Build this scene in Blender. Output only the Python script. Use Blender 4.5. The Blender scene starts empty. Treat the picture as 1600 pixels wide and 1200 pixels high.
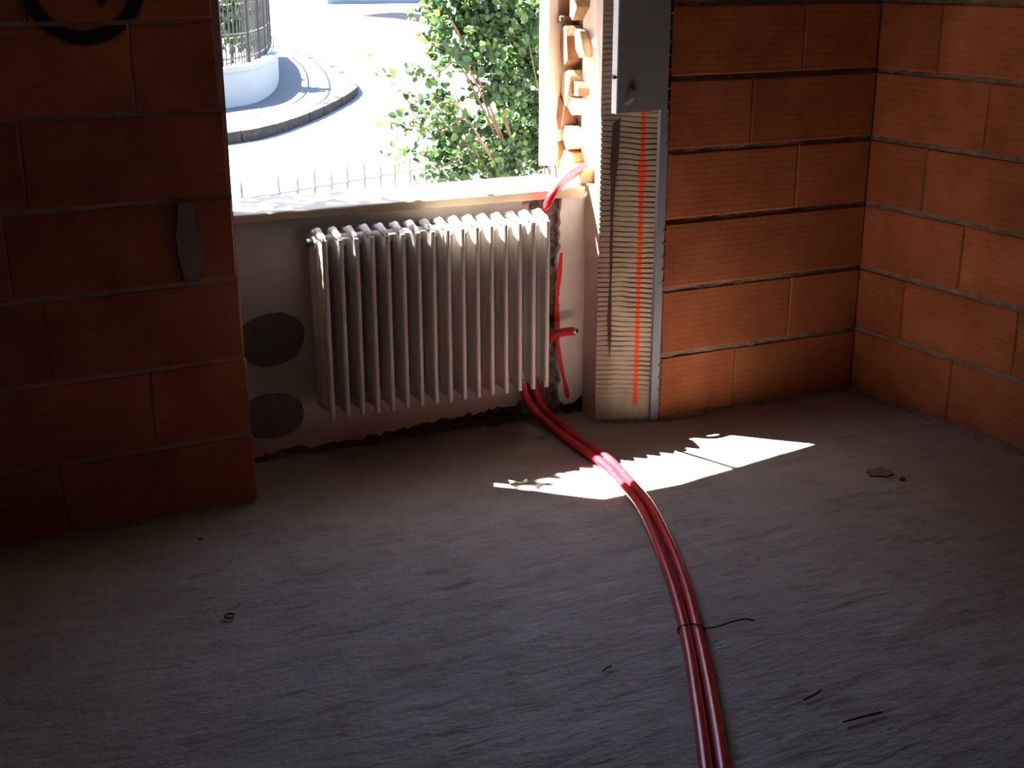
import bpy, bmesh, math, random
from mathutils import Vector, Matrix, Quaternion
random.seed(7)
S = bpy.context.scene
COL = S.collection
PI = math.pi

# ------------------------------------------------------------------ camera
F_PX = 1997.6
CAM = Vector((-3.3099, -3.8530, 1.6256))
YAW, PITCH, ROLL = 0.438363, 0.317032, -0.001656
fw = Vector((math.sin(YAW)*math.cos(PITCH), math.cos(YAW)*math.cos(PITCH), -math.sin(PITCH)))
r0 = Vector((math.cos(YAW), -math.sin(YAW), 0)); u0 = r0.cross(fw)
rt = math.cos(ROLL)*r0 + math.sin(ROLL)*u0
up = -math.sin(ROLL)*r0 + math.cos(ROLL)*u0
cd = bpy.data.cameras.new('camera'); cam = bpy.data.objects.new('camera', cd); COL.objects.link(cam)
cd.sensor_width = 36; cd.lens = F_PX*36/1600; cd.clip_start = .05; cd.clip_end = 500
M = Matrix((( rt.x, up.x, -fw.x, CAM.x), (rt.y, up.y, -fw.y, CAM.y), (rt.z, up.z, -fw.z, CAM.z), (0, 0, 0, 1)))
cam.matrix_world = M
S.camera = cam

# ------------------------------------------------------------------ light
SUN_DIR = Vector((.745, -.667, -1.40)).normalized()
W = bpy.data.worlds.new('sky'); S.world = W; W.use_nodes = True
nt = W.node_tree
sky = nt.nodes.new('ShaderNodeTexSky'); sky.sky_type = 'NISHITA'; sky.sun_disc = False
sky.sun_elevation = math.radians(52); sky.sun_rotation = math.radians(-51); sky.altitude = 300
nt.links.new(sky.outputs[0], nt.nodes['Background'].inputs[0])
nt.nodes['Background'].inputs[1].default_value = 0.52
sl = bpy.data.lights.new('sun', 'SUN'); sl.energy = 54.0; sl.angle = math.radians(.4); sl.color = (1, .95, .87)
sun = bpy.data.objects.new('sun', sl); COL.objects.link(sun)
sun.rotation_euler = SUN_DIR.to_track_quat('-Z', 'Y').to_euler(); sun.location = (-8, 8, 14)
pl = bpy.data.lights.new('window_portal', 'AREA'); pl.shape = 'RECTANGLE'; pl.size = 1.6; pl.size_y = 1.35
pl.cycles.is_portal = True
po = bpy.data.objects.new('window_portal', pl); COL.objects.link(po)
po.location = (-1.75, .53, 1.5); po.rotation_euler = Vector((0, -1, 0)).to_track_quat('-Z', 'Z').to_euler()
S.view_settings.view_transform = 'Standard'; S.view_settings.look = 'None'
S.view_settings.gamma = 1; S.view_settings.use_curve_mapping = False
S.view_settings.exposure = 1.18
S.cycles.max_bounces = 10; S.cycles.diffuse_bounces = 7; S.cycles.sample_clamp_indirect = 12

# ------------------------------------------------------------------ helpers
def ray(px, py):
    """direction of sight through a point of the photograph (used to read positions off known planes)"""
    return (rt*((px-800)/F_PX) + up*(-(py-600)/F_PX) + fw)
def on(px, py, axis, val):
    d = ray(px, py); t = (val-CAM[axis])/d[axis]; return CAM + t*d
def onplane(px, py, P, n):
    d = ray(px, py); n = Vector(n); t = (Vector(P)-CAM).dot(n)/d.dot(n); return CAM + t*d

class MB:
    def __init__(s): s.v = []; s.f = []
    def add(s, vs, fs):
        b = len(s.v); s.v += [tuple(v) for v in vs]; s.f += [tuple(i+b for i in f) for f in fs]; return s
    def box(s, a, b):
        (x0, y0, z0), (x1, y1, z1) = a, b
        return s.add([(x0,y0,z0),(x1,y0,z0),(x1,y1,z0),(x0,y1,z0),(x0,y0,z1),(x1,y0,z1),(x1,y1,z1),(x0,y1,z1)],
            [(0,3,2,1),(4,5,6,7),(0,1,5,4),(1,2,6,5),(2,3,7,6),(3,0,4,7)])
    def prism(s, pts, axis, a, b):
        """closed outline pts (2D, ccw) extruded along axis from a to b"""
        n = len(pts)
        def P(p, t):
            return {0: (t, p[0], p[1]), 1: (p[0], t, p[1]), 2: (p[0], p[1], t)}[axis]
        s.add([P(p, a) for p in pts]+[P(p, b) for p in pts],
              [tuple(range(n))[::-1], tuple(range(n, 2*n))]+[(i, (i+1) % n, n+(i+1) % n, n+i) for i in range(n)])
        return s
    def tube(s, pts, r, n=10, caps=True):
        pts = [Vector(p) for p in pts]; rs = r if isinstance(r, (list, tuple)) else [r]*len(pts)
        prev = None; rings = []
        for i, p in enumerate(pts):
            t = (pts[min(i+1, len(pts)-1)]-pts[max(i-1, 0)]).normalized()
            if prev is None:
                a = t.orthogonal().normalized()
            else:
                a = (prev - t*prev.dot(t)).normalized()
            prev = a; b = t.cross(a)
            rings.append([p+(a*math.cos(2*PI*k/n)+b*math.sin(2*PI*k/n))*rs[i] for k in range(n)])
        fs = []
        for i in range(len(pts)-1):
            for k in range(n):
                fs.append((i*n+k, i*n+(k+1) % n, (i+1)*n+(k+1) % n, (i+1)*n+k))
        if caps:
            fs.append(tuple(range(n))[::-1]); fs.append(tuple((len(pts)-1)*n+k for k in range(n)))
        return s.add([v for r_ in rings for v in r_], fs)
    def mesh(s, name, smooth=False):
        m = bpy.data.meshes.new(name); m.from_pydata(s.v, [], s.f); m.update()
        bm = bmesh.new(); bm.from_mesh(m); bmesh.ops.recalc_face_normals(bm, faces=bm.faces); bm.to_mesh(m); bm.free()
        if smooth: m.polygons.foreach_set('use_smooth', [True]*len(m.polygons))
        return m
    def build(s, name, mt, parent=None, smooth=False):
        return link(name, s.mesh(name, smooth), mt, parent)

def link(name, me, mt, parent=None):
    if mt and not me.materials: me.materials.append(mt)
    o = bpy.data.objects.new(name, me); COL.objects.link(o)
    if parent: o.parent = parent
    return o
def tag(o, label=None, cat=None, group=None, kind=None):
    if label: o['label'] = label
    if cat: o['category'] = cat
    if group: o['group'] = group
    if kind: o['kind'] = kind
    return o
def empty(name, loc=(0, 0, 0), rz=0):
    o = bpy.data.objects.new(name, None); COL.objects.link(o); o.location = loc; o.rotation_euler = (0, 0, rz); o.empty_display_size = .1
    return o
def spline(pts, k=8):
    """Catmull-Rom through pts"""
    P = [Vector(p) for p in pts]; P = [2*P[0]-P[1]]+P+[2*P[-1]-P[-2]]; out = []
    for i in range(1, len(P)-2):
        for j in range(k):
            t = j/k
            out.append(.5*((2*P[i])+(-P[i-1]+P[i+1])*t+(2*P[i-1]-5*P[i]+4*P[i+1]-P[i+2])*t*t+(-P[i-1]+3*P[i]-3*P[i+1]+P[i+2])*t**3))
    out.append(P[-2]); return out

# ------------------------------------------------------------------ materials
class NT:
    def __init__(s, name):
        s.m = bpy.data.materials.new(name); s.m.use_nodes = True; s.t = s.m.node_tree
        s.b = s.t.nodes['Principled BSDF']; s.b.inputs['Specular IOR Level'].default_value = .3
    def n(s, typ, **kw):
        x = s.t.nodes.new(typ)
        for k, v in kw.items():
            if k.startswith('_'): setattr(x, k[1:], v)
            else: x.inputs[k.replace('__', ' ')].default_value = v
        return x
    def l(s, a, b): s.t.links.new(a, b)
    def coord(s, kind='Object'):
        if kind == 'Position': return s.t.nodes.new('ShaderNodeNewGeometry').outputs['Position']
        return s.t.nodes.new('ShaderNodeTexCoord').outputs[kind]
    def noise(s, co, scale, detail=4, rough=.55):
        x = s.n('ShaderNodeTexNoise', Scale=scale, Detail=detail, Roughness=rough); s.l(co, x.inputs['Vector']); return x.outputs['Fac']
    def math(s, op, a, b=None, clamp=False):
        x = s.t.nodes.new('ShaderNodeMath'); x.operation = op; x.use_clamp = clamp
        for i, v in enumerate((a, b)):
            if v is None: continue
            if isinstance(v, (int, float)): x.inputs[i].default_value = v
            else: s.l(v, x.inputs[i])
        return x.outputs[0]
    def ramp(s, fac, stops):
        x = s.t.nodes.new('ShaderNodeValToRGB'); e = x.color_ramp.elements
        while len(e) < len(stops): e.new(.5)
        for q, (pos, c) in zip(e, stops):
            q.position = pos; q.color = (c, c, c, 1) if isinstance(c, (int, float)) else (*c, 1)
        s.l(fac, x.inputs[0]); return x.outputs[0]
    def mix(s, fac, a, b, mode='MIX'):
        x = s.t.nodes.new('ShaderNodeMix'); x.data_type = 'RGBA'; x.blend_type = mode
        for i, v in ((0, fac), (6, a), (7, b)):
            if isinstance(v, (int, float)): x.inputs[i].default_value = v
            elif isinstance(v, tuple): x.inputs[i].default_value = (*v, 1)
            else: s.l(v, x.inputs[i])
        return x.outputs[2]
    def bump(s, h, strength=.4, dist=.01, prev=None):
        x = s.n('ShaderNodeBump', Strength=strength, Distance=dist); s.l(h, x.inputs['Height'])
        if prev is not None: s.l(prev, x.inputs['Normal'])
        return x.outputs[0]
    def done(s, color=None, rough=None, normal=None):
        if color is not None:
            if isinstance(color, tuple): s.b.inputs['Base Color'].default_value = (*color, 1)
            else: s.l(color, s.b.inputs['Base Color'])
        if rough is not None:
            if isinstance(rough, (int, float)): s.b.inputs['Roughness'].default_value = rough
            else: s.l(rough, s.b.inputs['Roughness'])
        if normal is not None: s.l(normal, s.b.inputs['Normal'])
        return s.m

def simple(name, c, rough=.8, var=.25, scale=12, bscale=60, bstr=.3, bdist=.004, metal=0, kind='Object', c2=None, spec=.3):
    t = NT(name); t.b.inputs['Specular IOR Level'].default_value = spec; co = t.coord(kind)
    n = t.noise(co, scale)
    dark = c2 or tuple(x*(1-var) for x in c)
    col = t.mix(t.ramp(n, [(.3, 0.), (.7, 1.)]), dark, c)
    nr = t.bump(t.noise(co, bscale, 5, .6), bstr, bdist)
    t.b.inputs['Metallic'].default_value = metal
    return t.done(col, rough, nr)

def brick_mat(name, ring=False):
    t = NT(name); co = t.coord('Position')
    oi = t.t.nodes.new('ShaderNodeObjectInfo')
    n1 = t.noise(co, 5, 5, .6); n2 = t.noise(co, 40, 4, .6)
    base = t.ramp(n1, [(.3, (.33, .092, .034)), (.55, (.45, .14, .053)), (.8, (.53, .185, .075))])
    rnd = t.ramp(oi.outputs['Random'], [(0, .80), (1, 1.1)])
    base = t.mix(1.0, base, rnd, 'MULTIPLY')
    base = t.mix(t.math('MULTIPLY', t.ramp(n2, [(.55, 0.), (.8, 1.)]), .35), base, (.20, .06, .03))
    # pale dusty scuffs
    n3 = t.noise(co, 2.3, 3, .5)
    base = t.mix(t.math('MULTIPLY', t.ramp(n3, [(.62, 0.), (.8, 1.)]), .35), base, (.45, .30, .22))
    n4 = t.noise(co, 3.1, 4, .6)
    base = t.mix(t.math('MULTIPLY', t.ramp(n4, [(.58, 0.), (.72, 1.)]), .45), base, (.16, .045, .022))
    sep = t.t.nodes.new('ShaderNodeSeparateXYZ'); t.l(co, sep.inputs[0])
    # fine extruded scoring: shallow grooves along and across
    hz = t.math('SINE', t.math('MULTIPLY', sep.outputs[2], 2*PI/.021))
    ax = t.math('ADD', sep.outputs[0], t.math('MULTIPLY', sep.outputs[1], 1.0))
    vt = t.math('SINE', t.math('MULTIPLY', ax, 2*PI/.0145))
    score = t.math('ADD', t.math('MULTIPLY', hz, .5), t.math('MULTIPLY', vt, .12))
    lines = t.ramp(t.math('ADD', t.math('MULTIPLY', score, .4), t.math('MULTIPLY', n2, .5)), [(.0, 0.), (.5, 1.)])
    base = t.mix(.14, base, lines, 'MULTIPLY')
    h = t.math('ADD', t.math('MULTIPLY', score, .25), t.math('MULTIPLY', n2, .9))
    nr = t.bump(h, .45, .004)
    if ring:
        # sprayed black ring with a blot inside
        C = RING_C
        dx = t.math('SUBTRACT', sep.outputs[0], C[0]); dz = t.math('SUBTRACT', sep.outputs[2], C[2])
        wob = t.math('MULTIPLY', t.math('SUBTRACT', t.noise(co, 9, 2), .5), .02)
        d = t.math('ADD', t.math('SQRT', t.math('ADD', t.math('MULTIPLY', dx, dx), t.math('MULTIPLY', dz, dz))), wob)
        e = t.math('ABSOLUTE', t.math('SUBTRACT', d, RING_R))
        m1 = t.ramp(e, [(.016, 1.), (.026, 0.)])
        dx2 = t.math('SUBTRACT', sep.outputs[0], C[0]+.045); dz2 = t.math('SUBTRACT', sep.outputs[2], 1.545)
        d2 = t.math('SQRT', t.math('ADD', t.math('MULTIPLY', dx2, dx2), t.math('MULTIPLY', t.math('MULTIPLY', dz2, dz2), .3)))
        m2 = t.ramp(d2, [(.010, 1.), (.018, 0.)])
        base = t.mix(t.math('MAXIMUM', m1, m2), base, (.012, .012, .014))
    return t.done(base, .85, nr)

LEFT_P, LEFT_N = (-2.3, -.0912, 0), (-.02994, 1, 0)
RING_C = onplane(126, -30, LEFT_P, LEFT_N)
RING_R = (onplane(130, -30, LEFT_P, LEFT_N)-onplane(130, 58, LEFT_P, LEFT_N)).length
M_BRICK = brick_mat('terracotta'); M_BRICK_L = brick_mat('terracotta_sprayed', True)
M_MORTAR = simple('mortar', (.32, .245, .185), .95, .45, 18, 70, .9, .012, kind='Position')
M_MORTARL = simple('mortar_pale', (.42, .29, .21), .95, .4, 14, 60, .6, .006, kind='Position')

def floor_mat():
    t = NT('screed'); co = t.coord('Position')
    n1 = t.noise(co, 1.1, 6, .6); n2 = t.noise(co, 7, 6, .65); n3 = t.noise(co, 60, 4, .6); n4 = t.noise(co, 2.6, 3, .5)
    mp = t.n('ShaderNodeMapping', Scale=(1.0, 3.2, 1), Rotation=(0, 0, -.25)); t.l(co, mp.inputs[0])
    st = t.noise(mp.outputs[0], 4.5, 6, .62)
    c = t.ramp(n1, [(.3, (.265, .225, .205)), (.55, (.34, .295, .272)), (.75, (.41, .362, .338))])
    c = t.mix(t.math('MULTIPLY', t.ramp(n2, [(.45, 0.), (.75, 1.)]), .45), c, (.21, .155, .12))
    c = t.mix(t.math('MULTIPLY', t.ramp(st, [(.62, 0.), (.75, 1.)]), .5), c, (.17, .13, .10))
    c = t.mix(t.math('MULTIPLY', t.ramp(n3, [(.62, 0.), (.72, 1.)]), .5), c, (.15, .12, .10))
    c = t.mix(t.math('MULTIPLY', t.ramp(n4, [(.6, 0.), (.75, 1.)]), .3), c, (.46, .40, .35))
    ms = t.n('ShaderNodeMapping', Scale=(34, .7, 1), Rotation=(0, 0, .18)); t.l(co, ms.inputs[0])
    sc_ = t.noise(ms.outputs[0], 1.6, 3, .5)
    c = t.mix(t.math('MULTIPLY', t.math('MULTIPLY', t.ramp(sc_, [(.62, 0.), (.72, 1.)]), t.ramp(n4, [(.4, 0.), (.6, 1.)])), .30), c, (.50, .45, .41))
    mg = t.n('ShaderNodeMapping', Scale=(1.0, 2.6, 1), Rotation=(0, 0, -.4)); t.l(co, mg.inputs[0])
    gg = t.ramp(t.noise(mg.outputs[0], 7, 7, .72), [(.58, 0.), (.70, 1.)])
    gm = t.math('MULTIPLY', gg, t.ramp(t.noise(co, .9, 2, .5), [(.40, 0.), (.55, 1.)]))
    c = t.mix(t.math('MULTIPLY', gm, .45), c, (.11, .085, .07))
    h = t.math('ADD', t.math('MULTIPLY', st, 1.8), t.math('ADD', t.math('MULTIPLY', n2, .9), t.math('MULTIPLY', n3, .2)))
    h = t.math('SUBTRACT', h, t.math('MULTIPLY', gm, .8))
    nr = t.bump(h, .62, .020)
    return t.done(c, t.ramp(n2, [(.3, .62), (.7, .85)]), nr)
M_FLOOR = floor_mat()
M_PLASTER = simple('white_plaster', (.55, .49, .45), .9, .18, 6, 45, .35, .004, kind='Position')
M_PLASTERD = simple('dusty_plaster', (.56, .47, .41), .92, .25, 7, 60, .4, .004, kind='Position')
M_WHITE = simple('lime_plaster', (.80, .76, .70), .9, .1, 8, 50, .3, .003, kind='Position')
M_CEMENT = simple('fresh_cement', (.16, .145, .13), .95, .25, 16, 90, .5, .004, kind='Position')
M_ROUGH = simple('broken_masonry', (.24, .18, .14), .97, .75, 38, 90, 1.0, .02, kind='Position', c2=(.07, .05, .04))
M_SILL = simple('sill_stone', (.43, .33, .23), .6, .25, 5, 80, .2, .002, kind='Position')
M_RAD = simple('radiator_enamel', (.62, .585, .54), .45, .15, 7, 120, .08, .001, kind='Position')
M_IRON = simple('black_iron', (.02, .02, .022), .5, .2)
M_CLAY = simple('clay_shard', (.26, .115, .06), .9, .4, 14, 70, .6, .006, kind='Position')
M_TAN = simple('tan_shard', (.36, .23, .13), .9, .3, 14, 70, .6, .006, kind='Position')
M_BOARD = simple('blue_grey_board', (.27, .31, .345), .55, .12, 5, 160, .08, .001)
M_LATH = simple('blue_grey_lath', (.30, .335, .385), .6, .15, 6, 120, .15, .001)
M_EDGE_LIT = simple('lit_board_edge', (.62, .68, .74), .6, .08, 6, 120, .1, .001)  # lighter copy of the board colour: window light painted onto its edge
M_RED = None
def red_mat():
    t = NT('red_conduit'); co = t.coord('Position')
    n = t.noise(co, 9, 4); c = t.mix(t.ramp(n, [(.35, 0.), (.7, 1.)]), (.42, .012, .020), (.56, .02, .027))
    d = t.noise(co, 55, 4, .7); c = t.mix(t.math('MULTIPLY', t.ramp(d, [(.55, 0.), (.75, 1.)]), .25), c, (.38, .16, .13))
    t.b.inputs['Specular IOR Level'].default_value = .6
    return t.done(c, .27, t.bump(n, .1, .002))
M_RED = red_mat()
M_STEEL = simple('steel_pipe', (.55, .56, .58), .35, .1, metal=.8)
M_DARK = simple('dark_hole', (.015, .012, .01), .9, .1)
M_WIRE = simple('dark_wire', (.02, .017, .015), .6, .2)
M_ORANGE = simple('orange_spray', (.95, .11, .02), .6, .25, 30, kind='Position')
M_REDSPRAY = simple('red_spray', (.85, .035, .025), .6, .3, 30, kind='Position')
M_BROWN = simple('brown_crack', (.10, .065, .045), .95, .4, 20, 80, .6, .004, kind='Position')
M_ASPHALT = simple('sunny_asphalt', (.22, .212, .205), .9, .1, .8, 40, .3, .005, kind='Position', spec=0)
M_PAVE = simple('pavement', (.09, .09, .095), .9, .1, 2, 40, .3, .005, kind='Position')
M_KERB = simple('granite_kerb', (.045, .042, .042), .9, .45, 9, 40, .6, .01, kind='Position', spec=0)
M_PARAPET = simple('painted_parapet', (.25, .26, .27), .85, .08, 1.5, 30, .3, .006, kind='Position')
M_SOIL = simple('planting_soil', (.09, .08, .06), .95, .3)
M_CONC = simple('concrete', (.45, .43, .40), .9, .15)
M_BARK = simple('bark', (.16, .11, .075), .9, .3, 25)
M_POLE = simple('weathered_timber', (.25, .19, .13), .9, .3, 10)
M_CEIL = simple('bare_ceiling', (.28, .25, .22), .95, .2, 3)
M_RENDER = simple('plain_render', (.42, .33, .28), .95, .2, 3)
def leaf_mat(name, c, tr=.28):
    t = NT(name); oi = t.t.nodes.new('ShaderNodeObjectInfo'); co = t.coord('Position')
    n = t.noise(co, 14, 2)
    col = t.mix(t.ramp(n, [(.3, 0.), (.7, 1.)]), tuple(x*.65 for x in c), c)
    t.done(col, .5)
    tl = t.t.nodes.new('ShaderNodeBsdfTranslucent')
    t.l(t.mix(1.0, col, (1.5, 1.35, .7), 'MULTIPLY'), tl.inputs[0])
    mx = t.t.nodes.new('ShaderNodeMixShader'); mx.inputs[0].default_value = tr
    t.l(t.b.outputs[0], mx.inputs[1]); t.l(tl.outputs[0], mx.inputs[2])
    t.l(mx.outputs[0], t.t.nodes['Material Output'].inputs[0])
    return t.m
M_LEAF = [leaf_mat('leaf_green', (.055, .115, .045)), leaf_mat('leaf_dark', (.03, .075, .04)), leaf_mat('leaf_fresh', (.10, .18, .05))]

# ------------------------------------------------------------------ floor, ceiling, far walls
random.seed(3)
from mathutils import noise as mn
def grid_floor():
    xs = [-7 + i*.16 for i in range(16)] + [-4.4 + i*.045 for i in range(115)]; ys = [-6.5 + i*.13 for i in range(20)] + [-3.8+i*.045 for i in range(93)]
    vs = []; nx = len(xs)
    for y in ys:
        for x in xs:
            p = Vector((x*1.6, y*4.0+x*.8, 0))
            h = .004*mn.noise(Vector((x*1.1, y*1.1, 3))) + .0035*max(0, mn.noise(p*1.0)-.1) + .002*mn.noise(Vector((x*9, y*9, 1)))
            vs.append((x, y, h-.003))
    fs = [(j*nx+i, j*nx+i+1, (j+1)*nx+i+1, (j+1)*nx+i) for j in range(len(ys)-1) for i in range(nx-1)]
    return MB().add(vs, fs).build('floor', M_FLOOR, smooth=True)
tag(grid_floor(), 'bare concrete screed floor, rough and dusty', kind='structure')
tag(MB().box((-7, -6.5, 2.55), (.9, .6, 2.75)).build('ceiling', M_CEIL), 'bare ceiling of the shell room', kind='structure')
tag(MB().box((-7.2, -6.6, 0), (.9, -6.5, 2.75)).build('wall_rear', M_RENDER), 'plain wall closing the room opposite the window', kind='structure')
tag(MB().box((-7.2, -6.5, 0), (-7.0, .26, 2.75)).build('wall_side', M_RENDER), 'plain wall closing the far side of the room', kind='structure')

# ------------------------------------------------------------------ brick walls
def brick_mesh(L, H, D=.09, seed=0):
    """one hollow clay block: front face at y=0 (room side), chamfered rim, slightly uneven corners"""
    rn = random.Random(seed); c = .0045
    j = lambda s: rn.uniform(-s, s)
    o = [(0, c, 0), (L, c, 0), (L, c, H), (0, c, H)]; b = [(0, D, 0), (L, D, 0), (L, D, H), (0, D, H)]
    f = [(c+j(.002), j(.0015), c+j(.002)), (L-c+j(.002), j(.0015), c+j(.002)), (L-c+j(.002), j(.0015), H-c+j(.002)), (c+j(.002), j(.0015), H-c+j(.002))]
    fs = [(8, 9, 10, 11)]
    for i in range(4):
        k = (i+1) % 4
        fs += [(i, k, 8+k, 8+i), (4+i, 4+k, k, i)]
    fs.append((7, 6, 5, 4))
    return o+b+f, fs
RIB = MB().box((-.012, .002, -.0035), (.001, .05, .0035)).mesh('rib')
def brick_course(wall, rows, mt, z0=0, gap=.012, hgap=.013, ribs=False, base=.008):
    """rows: list of lists of joint positions along the wall, incl. both ends"""
    for k, js in enumerate(rows):
        zb = z0+.25*k + (hgap/2 if k else base-z0); zt = z0+.25*(k+1)-hgap/2
        for i in range(len(js)-1):
            a = js[i]+(gap/2 if i else 0); b = js[i+1]-(gap/2 if i < len(js)-2 else 0)
            vs, fs = brick_mesh(b-a, zt-zb, seed=k*31+i*7+int(abs(wall.location.x)*100))
            m = MB().add(vs, fs)
            o = m.build('brick', mt, wall)
            if ribs and i == 0:
                for q in range(5): link('rib', RIB, mt, o).location = (0, 0, (zt-zb)*(q+.5)/5)
            o.location = (a, random.uniform(-.0025, .0025), zb); o.rotation_euler = (0, 0, random.uniform(-.002, .002))
def mortar_body(name, L, H, y0, D, mt, loc, rz, label, amp=.004):
    """mortar core behind the bricks, its face recessed in the joints and rough"""
    nx, nz = int(L/.03), int(H/.0125); rn = random.Random(11)
    vs = []; fs = []
    for k in range(nz+1):
        for i in range(nx+1):
            x, z = L*i/nx, H*k/nz
            vs.append((x, y0 + (mn.noise(Vector((x*26, z*60, 5)))*amp if 0 < i < nx else 0), z))
    for k in range(nz):
        for i in range(nx):
            q = k*(nx+1)+i; fs.append((q, q+1, q+nx+2, q+nx+1))
    m = MB().add(vs, fs).box((0, y0+.012, 0), (L, D, H))
    o = m.build(name, mt); o.location = loc; o.rotation_euler = (0, 0, rz)
    return tag(o, label, kind='structure')
HW = 2.55
# left pier: local x runs along the wall, origin at its far left end
aL = math.atan(.02994); xL0, xL1 = -5.0, -2.448
yL = lambda x: -.0912+.02994*(x+2.3)
wl = mortar_body('wall_left', (xL1-xL0)-.012, HW, .001, .26, M_MORTARL, (xL0, yL(xL0), 0), aL, 'brick pier on the left of the window, in deep shade', .002)
def Lx(*xs): return [0]+[x-xL0 for x in xs]+[xL1-xL0]
rowsL = [Lx(-4.52, -4.02, -3.53, -3.032), Lx(-4.25, -3.75, -3.25, -2.748), Lx(-4.5, -4.0, -3.52, -3.024), Lx(-4.1, -3.6, -3.1, -2.607),
         Lx(-4.5, -4.0, -3.53, -3.031), Lx(-4.2, -3.7, -3.22, -2.717), Lx(-4.5, -4.0, -3.5, -2.98), Lx(-4.2, -3.7, -3.2, -2.7), Lx(-4.5, -4.0, -3.5, -3.0), Lx(-4.2, -3.7, -3.2, -2.7)]
# little end overhangs as in the photograph: the course ends do not align exactly
offs = [0, -.004, -.008, -.016, -.024, -.030, -.034, -.03, -.03, -.03]
for r_, o_ in zip(rowsL, offs): r_[-1] += o_
brick_course(wl, rowsL, M_BRICK_L, z0=-.0226, gap=.0035, hgap=.011)
for o_ in wl.children: o_.location.y -= .004
# right of the window
xB0 = -.893
wb = mortar_body('wall_back', .893, HW, .008, .26, M_MORTAR, (xB0, 0, 0), 0, 'brick wall between the window and the corner', .009)
def Bx(*xs): return [0]+[x-xB0 for x in xs]+[-xB0]
rowsB = [Bx(-.564), Bx(-.326), Bx(), Bx(-.331), Bx(-.551), Bx(-.339), Bx(-.56), Bx(-.33), Bx(-.56), Bx(-.33)]
brick_course(wb, rowsB, M_BRICK, hgap=.017, gap=.003, ribs=True)
# right wall, local x runs from the corner towards the camera
aR = math.atan2(-1, .0921)
def Rw(rows): return rows
LR = 3.4
wr = mortar_body('wall_right', LR, HW, .006, .3, M_MORTAR, (0, 0, 0), aR, 'brick wall on the right, running from the corner', .007)
y2s = lambda *ys: [0]+[abs(y)*1.0042 for y in ys]+[LR]
rowsR = [y2s(.49, .98, 1.47, 1.96, 2.45, 2.94), y2s(.232, .75, 1.25, 1.75, 2.25, 2.75), y2s(.479, .97, 1.46, 1.95, 2.44, 2.93), y2s(.276, .78, 1.27, 1.76, 2.25, 2.75),
         y2s(.521, 1.0, 1.5, 2.0, 2.5, 2.95), y2s(.285, .78, 1.27, 1.76, 2.25, 2.75), y2s(.5, 1, 1.5, 2, 2.5, 3), y2s(.28, .78, 1.28, 1.8, 2.3, 2.8), y2s(.5, 1, 1.5, 2, 2.5, 3), y2s(.28, .78, 1.28, 1.8, 2.3, 2.8)]
def right_course():
    hg = .017; gap = .004
    for k, js in enumerate(rowsR):
        zb = .25*k+(hg/2 if k else .01); zt = .25*(k+1)-hg/2
        for i in range(len(js)-1):
            a = js[i]+(gap/2 if i else 0); b = js[i+1]-gap/2
            vs, fs = brick_mesh(b-a, zt-zb, seed=900+k*31+i)
            o = MB().add(vs, fs).build('brick', M_BRICK, wr)
            o.location = (a, random.uniform(-.002, .002), zb)
right_course()
tag(MB().prism([(.32, -3.4), (.3, -6.5), (.9, -6.5), (.9, -3.4)], 2, 0, HW).build('wall_front', M_RENDER), 'plain end of the right wall', kind='structure')
# smear of grey mortar over one joint of the left pier
def smear(wall, pts, mt, name, y=-.0095, th=.003, seed=0):
    rn = random.Random(seed)
    P = [(x+rn.uniform(-.004, .004), z+rn.uniform(-.004, .004)) for x, z in pts]
    return MB().prism(P, 1, y, y+th).build(name, mt, wall)
sx = lambda px, py: (lambda q: (q.x-xL0, q.z))(onplane(px, py, LEFT_P, LEFT_N))
smear(wl, [sx(276, 318), sx(274, 370), sx(278, 400), sx(288, 440), sx(310, 438), sx(318, 400), sx(315, 370), sx(302, 345), sx(300, 318)], simple('grey_smear', (.25, .21, .19), .95, .35, 14, kind='Position'), 'mortar_smear', y=-.011, th=.006)

# ------------------------------------------------------------------ outer wall with the window opening
YN = .265      # plaster face of the niche
wo = MB()
wo.box((-7.2, .30, -1.2), (-2.85, .5, 3.2)); wo.box((-1.03, .30, -1.2), (1.2, .5, 3.2))
wo.box((-2.85, .285, -1.2), (-1.03, .5, .835)); wo.box((-2.85, .30, 2.2), (-1.03, .5, 3.2))

wo.box((-.9, .26, 0), (1.2, .30, HW)); wo.box((-5.0, .26, 0), (-2.45, .30, HW)); wo.box((-7.2, .26, 0), (-5.0, .30, HW)); wo.box((-2.85, .285, 2.2), (-1.03, .30, HW))
wo.box((.012, .004, 0), (1.2, .30, HW))
wo = tag(wo.build('wall_outer', M_PLASTERD), 'old outer wall of the house with the window opening', kind='structure')
MB().prism([(-2.85, .285), (-2.378, .283), (-2.42, .325), (-2.85, .5)], 2, .835, 2.2).build('reveal_board', simple('brown_board', (.09, .05, .035), .9, .4, 14, kind='Position'), wo)
# coat of plaster in the niche, left of the chase: ragged lower edge
def ragged(pts, y0, y1, name, mt, parent, j=.006, seed=1, sub=.02):
    rn = random.Random(seed); out = []
    for i, (x, z, rag) in enumerate(pts):
        x2, z2, _ = pts[(i+1) % len(pts)]
        n = max(1, int(math.hypot(x2-x, z2-z)/sub)) if rag else 1
        for k in range(n):
            t = k/n; out.append((x+(x2-x)*t+(rn.uniform(-j, j) if rag and k else 0), z+(z2-z)*t+(rn.uniform(-j, j) if rag and k else 0)))
    return MB().prism(out, 1, y0, y1).build(name, mt, parent)
ragged([(-2.6, .012, 1), (-2.1, .018, 1), (-1.86, .022, 1), (-1.6, .042, 1), (-1.42, .05, 1), (-1.335, .06, 1), (-1.325, .40, 1), (-1.32, .83, 0), (-2.6, .83, 0)], .255, .287, 'plaster_coat', M_PLASTER, wo, j=.010, seed=5)
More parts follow.
